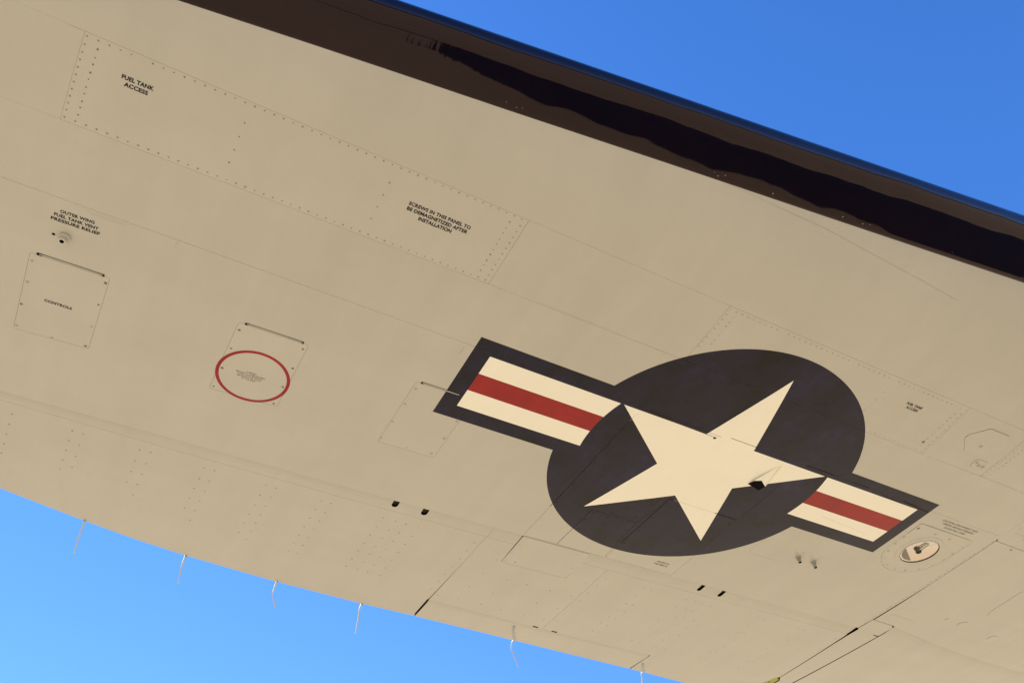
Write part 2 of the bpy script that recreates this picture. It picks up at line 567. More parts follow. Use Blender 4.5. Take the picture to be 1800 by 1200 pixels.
def make_inner():
    rows = []
    for x in XS:
        le, h, y0 = geo(x); te = float(TEy(x))
        y = np.linspace(te + 0.03, float(By(x)) + .03, 60)
        t = np.clip((y0 - y) / (y0 - te), 0, 1)
        th = (2 * h * (1 - t ** 1.6) + .012) * RU
        p, n = P(np.full(len(y), x), y, -np.minimum(0.012, th * 0.5))
        rows.append(p)
    A = np.array(rows); nx, ny = A.shape[:2]
    F = [(i * ny + j, i * ny + j + 1, (i + 1) * ny + j + 1, (i + 1) * ny + j) for i in range(nx - 1) for j in range(ny - 1)]
    C = A.reshape(-1, 3)
    F = [f for f in F if math.hypot(C[list(f)].mean(0)[0] / RU - 2.515, -C[list(f)].mean(0)[1] / RU + .132) > .24]
    raw('inner_structure', C, F, M_INNER)
make_inner()

# ------------------------------------------------------------------ seam lines in plan
def U(x): return 1.325 + 0.0145 * x
LX = [-6, -4.6, -2.3, -.8, 1.5, 2.1, 9, 16]; LYs = [.775, .792, .817, .829, .832, .840, .87, .9]
def Lw(x): return float(np.interp(x, LX, LYs))
def Sp(x): return float(np.interp(x, [-6, -4.85, -1, 1, 3, 16], [.335, .338, .345, .350, .338, .3]))
def H(x): return float(np.interp(x, [-6, -4.7, -2.4, .8, 3.06, 16], [-1.32, -1.337, -1.368, -1.385, -1.41, -1.6]))
def H2(x): return float(np.interp(x, [-6, -4.7, -3.5, -2.36, .1, 3.1], [-1.40, -1.428, -1.472, -1.499, -1.535, -1.55]))
def line(f, x0, x1, n=10): return [(x, float(f(x))) for x in np.linspace(x0, x1, n)]
def band(f, g_, x0, x1, n=10, xl=None, xr=None): return line(f, x0, x1, n) + line(g_, x1, x0, n)

# outboard and inboard skins
panel('skin_panel', band(U, By, -6, 2.98, 24), g=0.12, h=0.14)
panel('skin_panel', [(-6, Lw(-6)), (-4.622, Lw(-4.62)), (-4.594, U(-4.59)), (-6, U(-6))], g=0.1)
access_a = panel('access_panel', [(-4.622, Lw(-4.62)), (-3.4, Lw(-3.4)), (-2.272, Lw(-2.272)), (-2.252, U(-2.252)), (-3.4, U(-3.4)), (-4.594, U(-4.594))], g=0.32, mt=M_PAINT2,
      label='long fuel tank access panel with rows of screws and two stencils, outboard of the star')
panel('skin_panel', [(-2.272, Lw(-2.272)), (-.815, Lw(-.815)), (-.808, U(-.808)), (-2.252, U(-2.252))], g=0.3)
access_b = panel('access_panel', [(-.815, Lw(-.815)), (.3, Lw(.3)), (1.462, Lw(1.46)), (1.418, U(1.418)), (.3, U(.3)), (-.808, U(-.808))], g=0.45, mt=M_PAINT2,
      label='fuel tank access panel partly under the dark disc, inboard end')
root_panel = panel('skin_panel', [(1.462, Lw(1.46)), (2.128, Lw(2.12)), (2.105, U(2.1)), (1.418, U(1.418))], g=0.35)
panel('skin_panel', [(2.128, Lw(2.12)), (2.98, Lw(2.98)), (2.98, U(2.98)), (2.105, U(2.1))], g=0.6)
panel('skin_panel', band(Sp, Lw, -6, 2.995, 24), g=0.10)

ctrl = [(-4.662, -.091), (-4.246, -.088), (-4.274, -.706), (-4.692, -.722)]
h2 = [(-3.510, -.094), (-3.074, -.095), (-3.090, -.720), (-3.536, -.735)]
h3 = [(-2.341, -.098), (-1.915, -.096), (-1.918, -.765), (-2.351, -.765)]
h4 = [(-.822, .300), (-.10, .300), (-.072, -.817), (-.504, -.817), (-.511, -1.366), (-.836, -1.366)]
p2 = [(-.504, -.817), (-.072, -.817), (-.030, -1.368), (-.511, -1.366)]
h4u = [(-.822, .300), (-.10, .300), (-.072, -.817), (-.030, -1.368), (-.836, -1.366)]
p3 = [(-.012, -.437), (.672, -.437), (.688, -1.372), (-.020, -1.370)]
p4 = [(.02, .300), (.689, .300), (.688, -.425), (.0, -.425)]
LC = (2.515, -.132)
def arc(c, r, a0, a1, n): return [(c[0] + r * math.cos(a), c[1] + r * math.sin(a)) for a in np.linspace(a0, a1, n)]
lh = [(2.190, .183), ] + arc((2.518, -.13), .333, math.pi, 2 * math.pi, 24) + [(2.853, .183)]
lamp_hole = arc(LC, .172, 0, 2 * math.pi, 41)[:-1]
def slot(x0, x1, y0, y1):
    r = (x1 - x0) / 2
    return [(x0, y0), (x1, y0)] + [(x0 + r + r * math.cos(a), y1 + r + r * math.sin(a)) for a in np.linspace(0, -math.pi, 8)]
def hinge_slot(a, b, y, w=.011): return [(a, y + w), (b, y + w), (b, y), (a, y)]
rh = lambda q: rounded(q, .018)
H1S = [(-4.625, -.0745), (-4.275, -.0775), (-4.275, -.0885), (-4.625, -.0865)]
aft = line(Sp, -6, 3.03, 24) + [(3.03, .335), (3.046, .0), (3.06, -.47), (3.07, -1.2), (3.062, -1.402)] + line(H, 3.0, -6, 24)
main_aft = panel('skin_panel', aft, [rh(ctrl), rh(h2), rh(h3), rh(h4u), p3, p4, rh(lh)], g=0.50, hg=0.25, h=0.12)
hatch_c = panel('hatch', rh(ctrl), g=0.38, mt=M_PAINT2, label='square hatch stencilled CONTROLS')
hatch_2 = panel('hatch', rh(h2), g=0.42, mt=M_PAINT2, label='hinged hatch under the red warning ring')
hatch_3 = panel('hatch', rh(h3), g=0.4, mt=M_PAINT2, label='hinged hatch crossed by the outboard end of the insignia bar')
hatch_4 = panel('hatch', h4, g=0.65, mt=M_PAINT2, label='large hatch under the outboard half of the star')
hatch_5 = panel('access_panel', p2, g=0.65, mt=M_PAINT2, label='small access panel under the lower edge of the dark disc')
hatch_6 = panel('access_panel', p3, g=0.6, mt=M_PAINT2, label='access panel stencilled AILERON TAB MECH')
hatch_7 = panel('access_panel', p4, g=0.4, mt=M_PAINT2, label='access panel behind the inboard star point')
light_hatch = panel('landing_light', rh(lh), [lamp_hole], g=0.6, hg=0, mt=M_PAINT2, label='round landing light in its access plate')

# inboard wing beyond the joint
inb = [(2.995, Lw(2.99)), (9, Lw(9)), (9, -1.6), (5.7, -1.425), (4.9, -1.405), (4.2, -1.35), (3.42, -1.238), (3.36, -1.222), (3.10, -1.212),
       (3.084, -.855), (3.068, -.473), (3.054, .007), (3.048, .300), (3.00, .60)]
inb_aft = [(3.036, .274), (9, .22), (9, -1.6), (5.7, -1.425), (4.9, -1.405), (4.2, -1.35), (3.42, -1.238), (3.36, -1.222), (3.085, -1.212),
       (3.078, -.855), (3.062, -.473), (3.048, .007)]
inb_fwd = [(2.985, .33), (3.04, .298), (3.046, .276), (9, .222), (9, U(9)), (2.985, U(2.985))]
panel('skin_panel', inb_aft, g=0.6, h=.25)
panel('skin_panel', inb_fwd, g=0.4, h=.25)
panel('skin_panel', [(9, -3.9), (16, -4.5), (16, float(By(16))), (9, float(By(9)))], g=0.2, h=.8)
panel('skin_panel', [(2.98, U(2.98)), (9, U(9)), (9, float(By(9))), (6, float(By(6))), (2.98, float(By(2.98)))], g=.2, h=.3)

# ------------------------------------------------------------------ aileron, tab, flap, fairings
def off_strip(x, y):
    hx = np.interp(x, [-6, -4.7, -2.4, .8, 3.06], [-1.32, -1.337, -1.368, -1.385, -1.41])
    h2x = np.interp(x, [-6, -4.7, -3.5, -2.36, .1, 3.1], [-1.40, -1.428, -1.472, -1.499, -1.535, -1.55])
    t = np.clip((hx - y) / (hx - h2x), 0, 1)
    return -0.0050 * (1 - t) ** 1.8
slots = [slot(-1.974, -1.924, -1.3705, -1.452), slot(-1.724, -1.672, -1.3735, -1.456), slot(1.066, 1.108, -1.3905, -1.492), slot(1.312, 1.355, -1.3915, -1.497)]
te = lambda x: float(TEy(x))
ail1 = line(H2, -6, -1.098, 30) + [(-1.098, -2.0), (-1.104, -2.66), (-1.112, -2.70), (-1.104, te(-1.10))] + line(te, -1.2, -6, 50)
aileron = panel('aileron', ail1, g=0.4, depth=.0066, h=.12, label='aileron along the outboard trailing edge')
def strip(x0, x1, hs=()):
    return panel('hinge_shroud', line(lambda x: H(x) - .0015, x0, x1, 26) + line(H2, x1, x0, 26), hs, g=0.25, hg=0, off=off_strip, parent=aileron, h=.06, depth=.012)
strip(-6, -1.095, slots[:2])
strip(-1.095, -.826)
strip(-.164, 3.052, slots[2:])
# tab mechanism cover, bridges the hinge gap
cover = panel('tab_mechanism_cover', rounded([(-.826, H(-.8) - .0015), (-.164, H(-.16) - .0015), (-.155, -1.808), (-.225, -1.815), (-.72, -1.812), (-.808, -1.80)], .012), g=0.3, mt=M_PAINT2, parent=aileron, off=0.0006, depth=.008)
strip_mid = line(lambda x: H2(x), -.826, -.164, 6)
te = lambda x: float(TEy(x))
TABL = lambda x: float(np.interp(x, [-1.1, -.2, .47, 1.49], [-2.694, -2.744, -2.782, -2.812]))
ail1 = line(H2, -6, -1.098, 30) + [(-1.098, -2.0), (-1.104, -2.66), (-1.112, -2.70), (-1.104, te(-1.10))] + line(te, -1.2, -6, 50)
ail2 = [(-1.098, H2(-1.1)), (-.8263, H2(-.84)), (-.8085, -1.8015), (-.72, -1.814), (-.225, -1.817), (-.1535, -1.810), (-.163, H2(-.15)), (.112, H2(.11)), (.150, TABL(.15)), (-.2, TABL(-.2)), (-.7, TABL(-.7)), (-1.098, TABL(-1.098))]
panel('aileron_skin', ail2, g=0.35, parent=aileron, depth=.0066, h=.12)
ail3 = [(.112, H2(.11))] + line(H2, .3, 3.062, 16) + [(3.070, -1.62), (3.085, -1.80), (3.160, -2.66), (3.120, -2.715), (3.095, -2.87), (3.085, te(3.08))] + \
       line(te, 2.9, 1.50, 10) + [(1.4925, -2.812), (1.0, TABL(1.0)), (.47, TABL(.47)), (.150, TABL(.15))]
panel('aileron_skin', ail3, g=0.4, parent=aileron, depth=.0066, h=.12)
def off_tab(x, y):
    ty = np.interp(x, [-1.1, -.2, .47, 1.49], [-2.694, -2.744, -2.782, -2.812])
    t = np.clip((ty - y) / .06, 0, 1)
    return -0.0035 * (1 - t) ** 1.6
tabp = [(x, TABL(x) - .001) for x in np.linspace(-1.090, 1.490, 16)] + line(te, 1.488, -1.084, 14)
tab = panel('trim_tab', tabp, g=0.3, off=off_tab, parent=aileron, h=.06, depth=.006, label='narrow trim tab at the trailing edge')
def slab(name, poly, off, thick, mt, parent, label=None):
    p = ccw(np.array(poly)); n = len(p)
    a, _ = P(p[:, 0], p[:, 1], np.full(n, off)); b, _ = P(p[:, 0], p[:, 1], np.full(n, off - thick))
    return raw(name, list(a) + list(b), [tuple(range(n))] + [(i, (i + 1) % n, n + (i + 1) % n, n + i) for i in range(n)], mt, parent, label)
for a, b in ((.041, .097), (.263, .322)):
    y = TABL((a + b) / 2) + .012
    slab('tab_hinge', [(a, y + .004), (b, y + .001), (b, y - .012), (a, y - .009)], .0015, .008, M_BLACK, aileron)

panel('flap_fairing', [(3.0740, -1.2145), (3.36, -1.226), (3.398, -1.26), (3.400, -1.42), (3.402, te(3.4)), (3.235, te(3.2)), (3.225, -2.80), (3.222, -2.735), (3.168, -2.668), (3.098, -1.80), (3.088, -1.60), (3.088, -1.43), (3.070, -1.405), (3.0735, -1.30)], g=0.3, h=.1, depth=.010)
def off_flap(x, y):
    ty = np.interp(x, [3.42, 4.2, 4.9, 5.7, 9], [-1.238, -1.35, -1.405, -1.425, -1.6])
    t = np.clip((ty - y) / .16, 0, 1)
    return -0.006 * (1 - t) ** 1.8
flap = panel('flap', [(3.412, -1.262), (3.42, -1.242), (4.2, -1.354), (4.9, -1.409), (5.7, -1.429), (9, -1.604)] + line(te, 9, 3.42, 12), g=0.35, off=off_flap, h=.12, depth=.010, label='flap at the inboard trailing edge')
slab('flap_stop', [(3.330, -1.446), (3.412, -1.452), (3.412, -1.462), (3.330, -1.456)], .0008, .006, M_BLACK, flap)
gb = slab('hinge_bracket', [(3.085, te(3.08) + .03), (3.092, -2.885), (3.118, -2.728), (3.156, -2.703), (3.218, -2.735), (3.226, -2.85), (3.23, te(3.2) + .03)], -.004, .02, M_GREEN, wing, 'yellow green primed hinge bracket in the gap')
discs('screws', [(3.15, -2.83), (3.17, -2.95)], r=.006, mt=M_BLACK, parent=gb, off=-.0035)

# ------------------------------------------------------------------ insignia (painted over the panels, broken at the gaps)
T_ = math.sin(math.radians(18)); B_ = T_ - .5
def tips(r0, r1, c=(0, 0)):
    out = []
    for k in range(5):
        for r, o in ((r0, 0), (r1, 36)):
            a = math.radians(90 - 72 * k - o); out.append((c[0] + r * math.cos(a), c[1] + r * math.sin(a)))
    return out
STAR = np.array(tips(1, .381966))
def circ(r, n=160): return np.array(arc((0, 0), r, 0, 2 * math.pi, n + 1)[:-1])
D1, D2 = circ(1.025), circ(1.205) + np.array([0.003, -.017])
def rect(x0, x1, y0, y1): return np.array([(x0, y0), (x1, y0), (x1, y1), (x0, y1)])
def rad(p): return np.hypot(p[:, 0], p[:, 1])
def in_rect(p, x0, x1, y0, y1): return (p[:, 0] > x0) & (p[:, 0] < x1) & (p[:, 1] > y0) & (p[:, 1] < y1)
def t_star(p): return inside(p, STAR)
def t_bar(p): return (inside(p, rect(-2, -.9, B_, T_)) | inside(p, rect(.9, 2, B_, T_))) & ~inside(p, D1)
def t_red(p): return t_bar(p) & (p[:, 1] > B_ + 1 / 6) & (p[:, 1] < T_ - 1 / 6)
BORD = rect(-2.125, 2.125, B_ - .125, T_ + .125)
def t_dark(p): return (inside(p, D2) | inside(p, BORD)) & ~t_star(p) & ~t_bar(p)
allL = [STAR, D1, D2, BORD, rect(-2, -.8, B_, T_), rect(.8, 2, B_, T_), rect(-2, -.8, B_ + 1 / 6, T_ - 1 / 6), rect(.8, 2, B_ + 1 / 6, T_ - 1 / 6)]
ins = decal('insignia', allL, t_dark, (-2.14, 2.14, -1.24, 1.21), M_NAVY, label='national star insignia: dark disc and bar border')
decal('star', [STAR], t_star, (-1.01, 1.01, -.83, 1.01), M_WHITE, parent=ins, use_reg=False)
for sx in (-1, 1):
    x0, x1 = (-2, -.8) if sx < 0 else (.8, 2)
    bb = (x0, x1, B_, T_)
    side = (lambda p: p[:, 0] < 0) if sx < 0 else (lambda p: p[:, 0] > 0)
    LL = [D1, rect(x0, x1, B_, T_), rect(x0, x1, B_ + 1 / 6, T_ - 1 / 6)]
    decal('white_bar', LL, lambda p: t_bar(p) & ~t_red(p) & side(p), bb, M_WHITE, parent=ins, use_reg=False)
    decal('red_stripe', LL, lambda p: t_red(p) & side(p), bb, M_RED, parent=ins, use_reg=False)
# red warning ring
RC = (-3.308, -.516)
ro = np.array(arc(RC, .2355, 0, 2 * math.pi, 73)[:-1]); ri = np.array(arc(RC, .2135, 0, 2 * math.pi, 73)[:-1])
decal('warning_ring', [ro, ri], lambda p: inside(p, ro) & ~inside(p, ri), (-3.55, -3.07, -.76, -.27), M_RED, h=.05, label='red painted ring round the compass warning')

# ------------------------------------------------------------------ lettering
def stencil(text, a, b, cap, mt=M_TEXT, parent=wing, bold=0.040, off=0.00022, name='stencil', label=None):
    """list of lines as one stencil: text/a/b are lists; a,b = baseline ends in plan coordinates, cap = capital height"""
    V = []; F = []
    for s, p0, p1 in zip(text, a, b):
        cu = bpy.data.curves.new('t', 'FONT'); cu.body = s; cu.size = 1.0; cu.offset = bold
        cu.resolution_u = 3; cu.space_character = 1.04
        ob = bpy.data.objects.new('t', cu); COL.objects.link(ob)
        dg = bpy.context.evaluated_depsgraph_get(); dg.update()
        me = bpy.data.meshes.new_from_object(ob.evaluated_get(dg))
        v = np.array([q.co[:2] for q in me.vertices]); f = [tuple(q.vertices) for q in me.polygons]
        bpy.data.objects.remove(ob); bpy.data.curves.remove(cu); bpy.data.meshes.remove(me)
        x0, x1 = v[:, 0].min(), v[:, 0].max(); cy = 0.729
        u = (v[:, 0] - x0) / (x1 - x0); w = v[:, 1] / cy
        p0 = np.array(p0); p1 = np.array(p1); d = p1 - p0; e = np.array([-d[1], d[0]]) / np.linalg.norm(d)
        q = p0 + u[:, None] * d + w[:, None] * e * cap
        k = len(V); pp, n = P(q[:, 0], q[:, 1], np.full(len(q), off))
        V += list(pp)
        f0 = f[0]; c = np.cross(pp[f0[1]] - pp[f0[0]], pp[f0[2]] - pp[f0[0]]) @ n[0]
        F += [tuple(k + i for i in (g if c > 0 else g[::-1])) for g in f]
    return raw(name, V, F, mt, parent, label)
stencil(['FUEL TANK', 'ACCESS'], [(-4.404, 1.119), (-4.387, 1.087)], [(-4.257, 1.121), (-4.277, 1.089)], .0205, parent=access_a, label='stencil reading FUEL TANK ACCESS')
stencil(['SCREWS IN THIS PANEL TO', 'BE DEMAGNETIZED AFTER', 'INSTALLATION'], [(-2.906, 1.095), (-2.904, 1.063), (-2.822, 1.031)],
        [(-2.532, 1.099), (-2.537, 1.067), (-2.622, 1.034)], .0215, parent=access_a, label='stencil reading SCREWS IN THIS PANEL TO BE DEMAGNETIZED AFTER INSTALLATION')
stencil(['OUTER WING', 'FUEL TANK VENT', 'PRESSURE RELIEF'], [(-4.551, .246), (-4.578, .215), (-4.590, .184)], [(-4.380, .249), (-4.356, .217), (-4.344, .187)], .0205, parent=main_aft,
        label='stencil reading OUTER WING FUEL TANK VENT PRESSURE RELIEF')
stencil(['CONTROLS'], [(-4.555, -.424)], [(-4.406, -.425)], .0205, parent=hatch_c, label='stencil reading CONTROLS')
stencil(['WARNING', 'MAGNETIC COMPASS AREA', 'AVOID USING MAGNETIC', 'MATERIALS OR TOOLS', 'IN THIS AREA'],
        [(-3.358, -.488), (-3.419, -.5055), (-3.409, -.522), (-3.404, -.539), (-3.372, -.5555)],
        [(-3.295, -.487), (-3.234, -.503), (-3.246, -.519), (-3.251, -.536), (-3.283, -.553)], .0105, parent=hatch_2, bold=.008, label='small compass area warning stencil')
stencil(['FUEL TANK', 'ACCESS'], [(.927, 1.173), (.950, 1.142)], [(1.082, 1.178), (1.066, 1.145)], .0205, parent=access_b, label='stencil reading FUEL TANK ACCESS')
stencil(['CAUTION: DISCONNECT ELEC', 'WIRING BEFORE OPENING', 'DOOR FULL OPEN'], [(2.325, .288), (2.358, .254), (2.426, .217)], [(2.769, .290), (2.748, .255), (2.683, .219)], .0185,
        mt=M_TEXT2, parent=main_aft, label='faded caution stencil above the landing light')
stencil(['AILERON', 'TAB MECH.'], [(.433, -1.237), (.422, -1.273)], [(.563, -1.237), (.572, -1.275)], .0205, parent=hatch_6, bold=.012, label='stencil reading AILERON TAB MECH.')

# ------------------------------------------------------------------ screws
def rowx(x0, x1, y0, y1, n, skip=()): return [q for i, q in enumerate(along(((x0, y0), (x1, y1)), n)) if i not in skip]
outd = lambda L: [q for q in L if math.hypot(*q) > 1.23]
ind = lambda L: [q for q in L if math.hypot(*q) < 1.18 and not inside(np.array([q]), inset(STAR, -.015))[0]]
def three(L, parent, r):
    dk = ind(L); ot = outd(L)
    if dk: discs('painted_screws', dk, parent=parent, r=r, mt=M_NAVY_D, off=.0003)
    if ot: discs('screws', ot, parent=parent, r=r * .7, mt=M_SCREW2)
inY = [0, .042, .077, .12, .154, .197, .232, .275, .31, .351]
sa = rowx(-4.582, -2.293, 1.241, 1.280, 48, (5,)) + rowx(-4.606, -2.300, .812, .836, 48) + \
     rowx(-4.585, -4.604, 1.200, .853, 10) + rowx(-2.283, -2.298, 1.240, .876, 10)
sa_in = [(-4.528 - .022 * t / .351, 1.202 - t) for t in inY] + [(-2.348 - .009 * t / .351, 1.236 - t) for t in inY] + \
     [(-3.824, 1.155), (-3.827, 1.076), (-3.831, .997), (-3.835, .92), (-3.047, 1.167), (-3.051, 1.089), (-3.054, 1.01), (-3.058, .929)]
discs('screws', sa, parent=access_a, r=.0027, mt=M_SCREW2)
discs('screws', sa, parent=access_a, r=.0017)
discs('screws', sa_in, parent=access_a, r=.0023)
sb = rowx(-.79, 1.40, 1.291, 1.312, 46, (9, 22, 30)) + rowx(-.79, 1.435, .850, .852, 46, (17, 31)) + rowx(-.789, -.800, 1.25, .89, 10)
sb_in = [(-.733 - .002 * t, 1.251 - t) for t in inY] + [(-.06, 1.165), (-.062, 1.085), (-.064, 1.0), (-.066, .92)]
discs('screws', outd(sb), parent=access_b, r=.0029, mt=M_SCREW2)
discs('screws', outd(sb_in + sb[:40]), parent=access_b, r=.0019)
discs('painted_screws', ind(sb + sb_in), parent=access_b, r=.0030, mt=M_NAVY, off=.0003)
discs('screws', [(.683, 1.188), (.685, 1.111), (.689, 1.03)] + [(1.354 + .05 * t, 1.252 - t) for t in inY] + rowx(1.405, 1.437, 1.27, .89, 10) + [(.683, 1.0)], parent=access_b, r=.0036, mt=M_SCREW2)
discs('screws', [(1.3665, .936)], parent=access_b, r=.006)
discs('screws', rowx(2.135, 2.150, 1.30, .86, 13) + rowx(2.190, 2.203, 1.27, .89, 11), parent=root_panel, r=.0034, mt=M_SCREW2)
discs('screws', [(-4.647, -.149), (-4.654, -.316), (-4.678, -.690), (-4.483, -.706), (-4.284, -.509)], parent=hatch_c, r=.0050, mt=M_SCREW2)
discs('screws', [(-4.668, -.502), (-4.294, -.690), (-4.274, -.318), (-4.263, -.135)], parent=hatch_c, r=.0046)
discs('screws', [(-3.491, -.157), (-3.497, -.327), (-3.505, -.518), (-3.513, -.706), (-3.096, -.142), (-3.103, -.330), (-3.110, -.521), (-3.118, -.700)], parent=hatch_2, r=.0046)
discs('screws', [(-2.318, -.163), (-2.325, -.327), (-2.334, -.527), (-2.342, -.720), (-2.138, -.742), (-1.948, -.728), (-1.937, -.536), (-1.934, -.335)], parent=hatch_3, r=.0056, mt=M_SCREW2)
three([(-.809, -.599), (-.805, -.313), (-.803, -.123), (-.797, .051), (-.797, .2), (-.82 + .01, -.85), (-.815, -1.1), (-.484, -.780), (-.334, -.79), (-.189, -.79), (-.117, -.755), (-.105, -.56), (-.1, -.3), (-.1, -.05), (-.1, .2),
                 (-.53, -.962)], hatch_4, .0042)
three([(-.477, -.845), (-.334, -.851), (-.189, -.853), (-.484, -.962), (-.485, -1.093), (-.08, -.95), (-.06, -1.10), (-.05, -1.22)], hatch_5, .0050)
three([(.015, -.505), (.015, -.703), (.013, -.91), (.006, -1.113), (.221, -1.113), (.439, -1.111), (.538, -1.033), (.655, -.512), (.66, -.75), (.66, -.98), (.2, -.47), (.45, -.47)], hatch_6, .0052)
discs('screws', [(2.202, -.023), (2.212, -.132), (2.241, -.24), (2.303, -.339), (2.406, -.407), (2.526, -.431), (2.644, -.411), (2.742, -.34), (2.816, -.248), (2.833, -.136), (2.838, -.031), (2.834, .077), (2.431, .12), (2.617, .12)],
      parent=light_hatch, r=.0062, mt=M_SCREW2)
discs('screws', [(2.222, .12)], parent=light_hatch, r=.006)
jn = [(3.030 + .0 * t, .25 - .055 * t) for t in range(29)]
discs('screws', [(3.022 + .012 * (t % 2) + .0006 * t, .25 - .05 * t) for t in range(32)], parent=main_aft, r=.0055, mt=M_SCREW2)
discs('screws', [(3.295, .237)], parent=wing, r=.008)
discs('screws', [(3.08 + .09 * k + .04 * (k % 2), .50 - .055 * (k % 3)) for k in range(9)], parent=wing, r=.005, mt=M_SCREW2)

DISCR = lambda p: (np.hypot(p[0], p[1]) < 1.14) or (abs(p[0]) < 2.14 and B_ - .14 < p[1] < T_ + .14)
def on_white(p):
    q = np.array([p]); return bool(t_star(q)[0] or t_bar(q)[0])
S_A = [(-4.637, -1.546), (-4.645, -1.664), (-4.653, -1.783), (-4.66, -1.901), (-4.669, -2.02), (-4.264, -1.555), (-4.27, -1.673), (-4.276, -1.796), (-4.282, -1.917), (-4.288, -2.039), (-4.193, -1.556), (-4.202, -1.697), (-4.208, -1.839), (-4.215, -1.981),
 (-3.822, -1.569), (-3.829, -1.709), (-3.832, -1.852), (-3.84, -1.993), (-3.748, -1.569), (-3.753, -1.711), (-3.759, -1.853), (-3.765, -1.996), (-3.772, -2.145),
 (-3.373, -1.583), (-3.375, -1.727), (-3.383, -1.865), (-3.386, -2.009), (-3.391, -2.153), (-3.298, -1.583), (-3.303, -1.726), (-3.303, -1.868), (-3.31, -2.01), (-3.316, -2.155), (-3.321, -2.305),
 (-2.916, -1.598), (-2.922, -1.739), (-2.922, -1.883), (-2.928, -2.024), (-2.931, -2.167), (-2.934, -2.316), (-2.837, -1.601), (-2.841, -1.731), (-2.845, -1.86), (-2.846, -1.991), (-2.849, -2.122), (-2.852, -2.255), (-2.854, -2.392),
 (-2.479, -1.612), (-2.484, -1.742), (-2.485, -1.874), (-2.49, -2.009), (-2.49, -2.146), (-2.492, -2.28), (-2.497, -2.419), (-2.403, -1.615), (-2.401, -1.751), (-2.406, -1.88), (-2.41, -2.017), (-2.412, -2.148), (-2.414, -2.282), (-2.418, -2.424),
 (-1.967, -1.625), (-1.971, -1.763), (-1.973, -1.898), (-1.971, -2.034), (-1.974, -2.17), (-1.977, -2.31), (-1.98, -2.45), (-1.86, -1.628), (-1.862, -1.766), (-1.865, -1.903), (-1.866, -2.042), (-1.869, -2.176), (-1.872, -2.315), (-1.875, -2.455),
 (-1.768, -1.631), (-1.77, -1.769), (-1.769, -1.907), (-1.773, -2.045), (-1.774, -2.186), (-1.778, -2.324), (-1.78, -2.462), (-1.658, -1.632), (-1.659, -1.77), (-1.662, -1.907), (-1.664, -2.047), (-1.665, -2.187), (-1.665, -2.328), (-1.664, -2.471),
 (-1.153, -1.639), (-1.154, -1.779), (-1.153, -1.919), (-1.153, -2.064), (-1.156, -2.207), (-1.155, -2.347), (-1.155, -2.493)]
S_B = [(-1.06, -2.579), (-.861, -2.051), (-.864, -2.314), (-.863, -2.551), (-.619, -2.057), (-.621, -2.319), (-.621, -2.565), (-.412, -2.059), (-.411, -2.325), (-.409, -2.579), (-.859, -1.8),
 (-.162, -2.325), (-.153, -2.594), (-.168, -2.061), (.062, -1.816), (.179, -1.809), (.177, -1.66), (.181, -1.959), (.184, -2.105), (.186, -2.257), (.186, -2.406), (.194, -2.561), (.063, -2.066), (.07, -2.33), (.074, -2.596),
 (.605, -1.666), (.608, -1.816), (.611, -1.97), (.613, -2.119), (.613, -2.267), (.615, -2.419), (.627, -2.584), (.682, -1.665), (.684, -1.816), (.684, -1.968), (.691, -2.118), (.691, -2.272), (.696, -2.426), (.695, -2.582),
 (1.086, -1.669), (1.086, -1.819), (1.089, -1.972), (1.095, -2.128), (1.097, -2.283), (1.099, -2.437), (1.109, -2.596), (1.193, -1.665), (1.198, -1.823), (1.2, -1.975), (1.204, -2.128), (1.209, -2.289), (1.209, -2.438), (1.222, -2.606),
 (1.277, -1.668), (1.283, -1.822), (1.30, -1.975), (1.325, -2.137), (1.355, -2.291), (1.395, -2.453), (1.428, -2.616), (1.391, -1.673), (1.392, -1.822), (1.415, -1.975), (1.442, -2.134), (1.48, -2.298), (1.508, -2.453), (1.544, -2.619),
 (1.98, -1.67), (1.988, -1.828), (1.989, -1.986), (1.998, -2.146), (2.01, -2.306), (2.017, -2.474), (2.023, -2.639), (2.061, -1.67), (2.061, -1.828), (2.072, -1.987), (2.07, -2.142), (2.087, -2.315), (2.094, -2.477), (2.1, -2.637),
 (2.503, -1.674), (2.584, -1.676), (2.508, -1.829), (2.52, -1.997), (2.521, -2.151), (2.533, -2.318), (2.542, -2.48), (2.552, -2.65), (2.589, -1.909), (2.608, -2.236), (2.617, -2.475), (2.635, -2.655),
 (3.02, -1.681), (3.03, -1.915), (3.055, -2.16), (3.075, -2.40), (3.10, -2.60), (2.9, -2.73)]
discs('screws', S_A, parent=aileron, r=.0031, jit=.1)
discs('screws', S_B, parent=aileron, r=.0032, jit=.2, mt=M_SCREW)
discs('screws', [(-.79, -1.50), (-.79, -1.64), (-.78, -1.77), (-.44, -1.79), (-.34, -1.79), (-.20, -1.78), (-.19, -1.64), (-.19, -1.48)], parent=aileron, r=.0036, mt=M_SCREW2, off=.0008)
discs('screws', [(-.696, -1.763)], parent=aileron, r=.0042, off=.0008)
discs('screws', [(-4.564, .088)], parent=main_aft, r=.0062, mt=M_BLACK)
discs('screws', [(x, -3.0 + .05 * math.sin(x * 40)) for x in np.linspace(-.9, 1.4, 22)], parent=aileron, r=.0028, mt=M_SEAL2)
discs('rivets', [(x, float(By(x)) + .02 + .02 * random.random()) for x in (-2.66, -2.6, -2.57, -1.4, -1.37, -1.33, -1.0, -.5, -.35, -.3, .35, .95, 1.3)], parent=boot, r=.0015, mt=M_SCREW2, off=.0006, jit=.4)

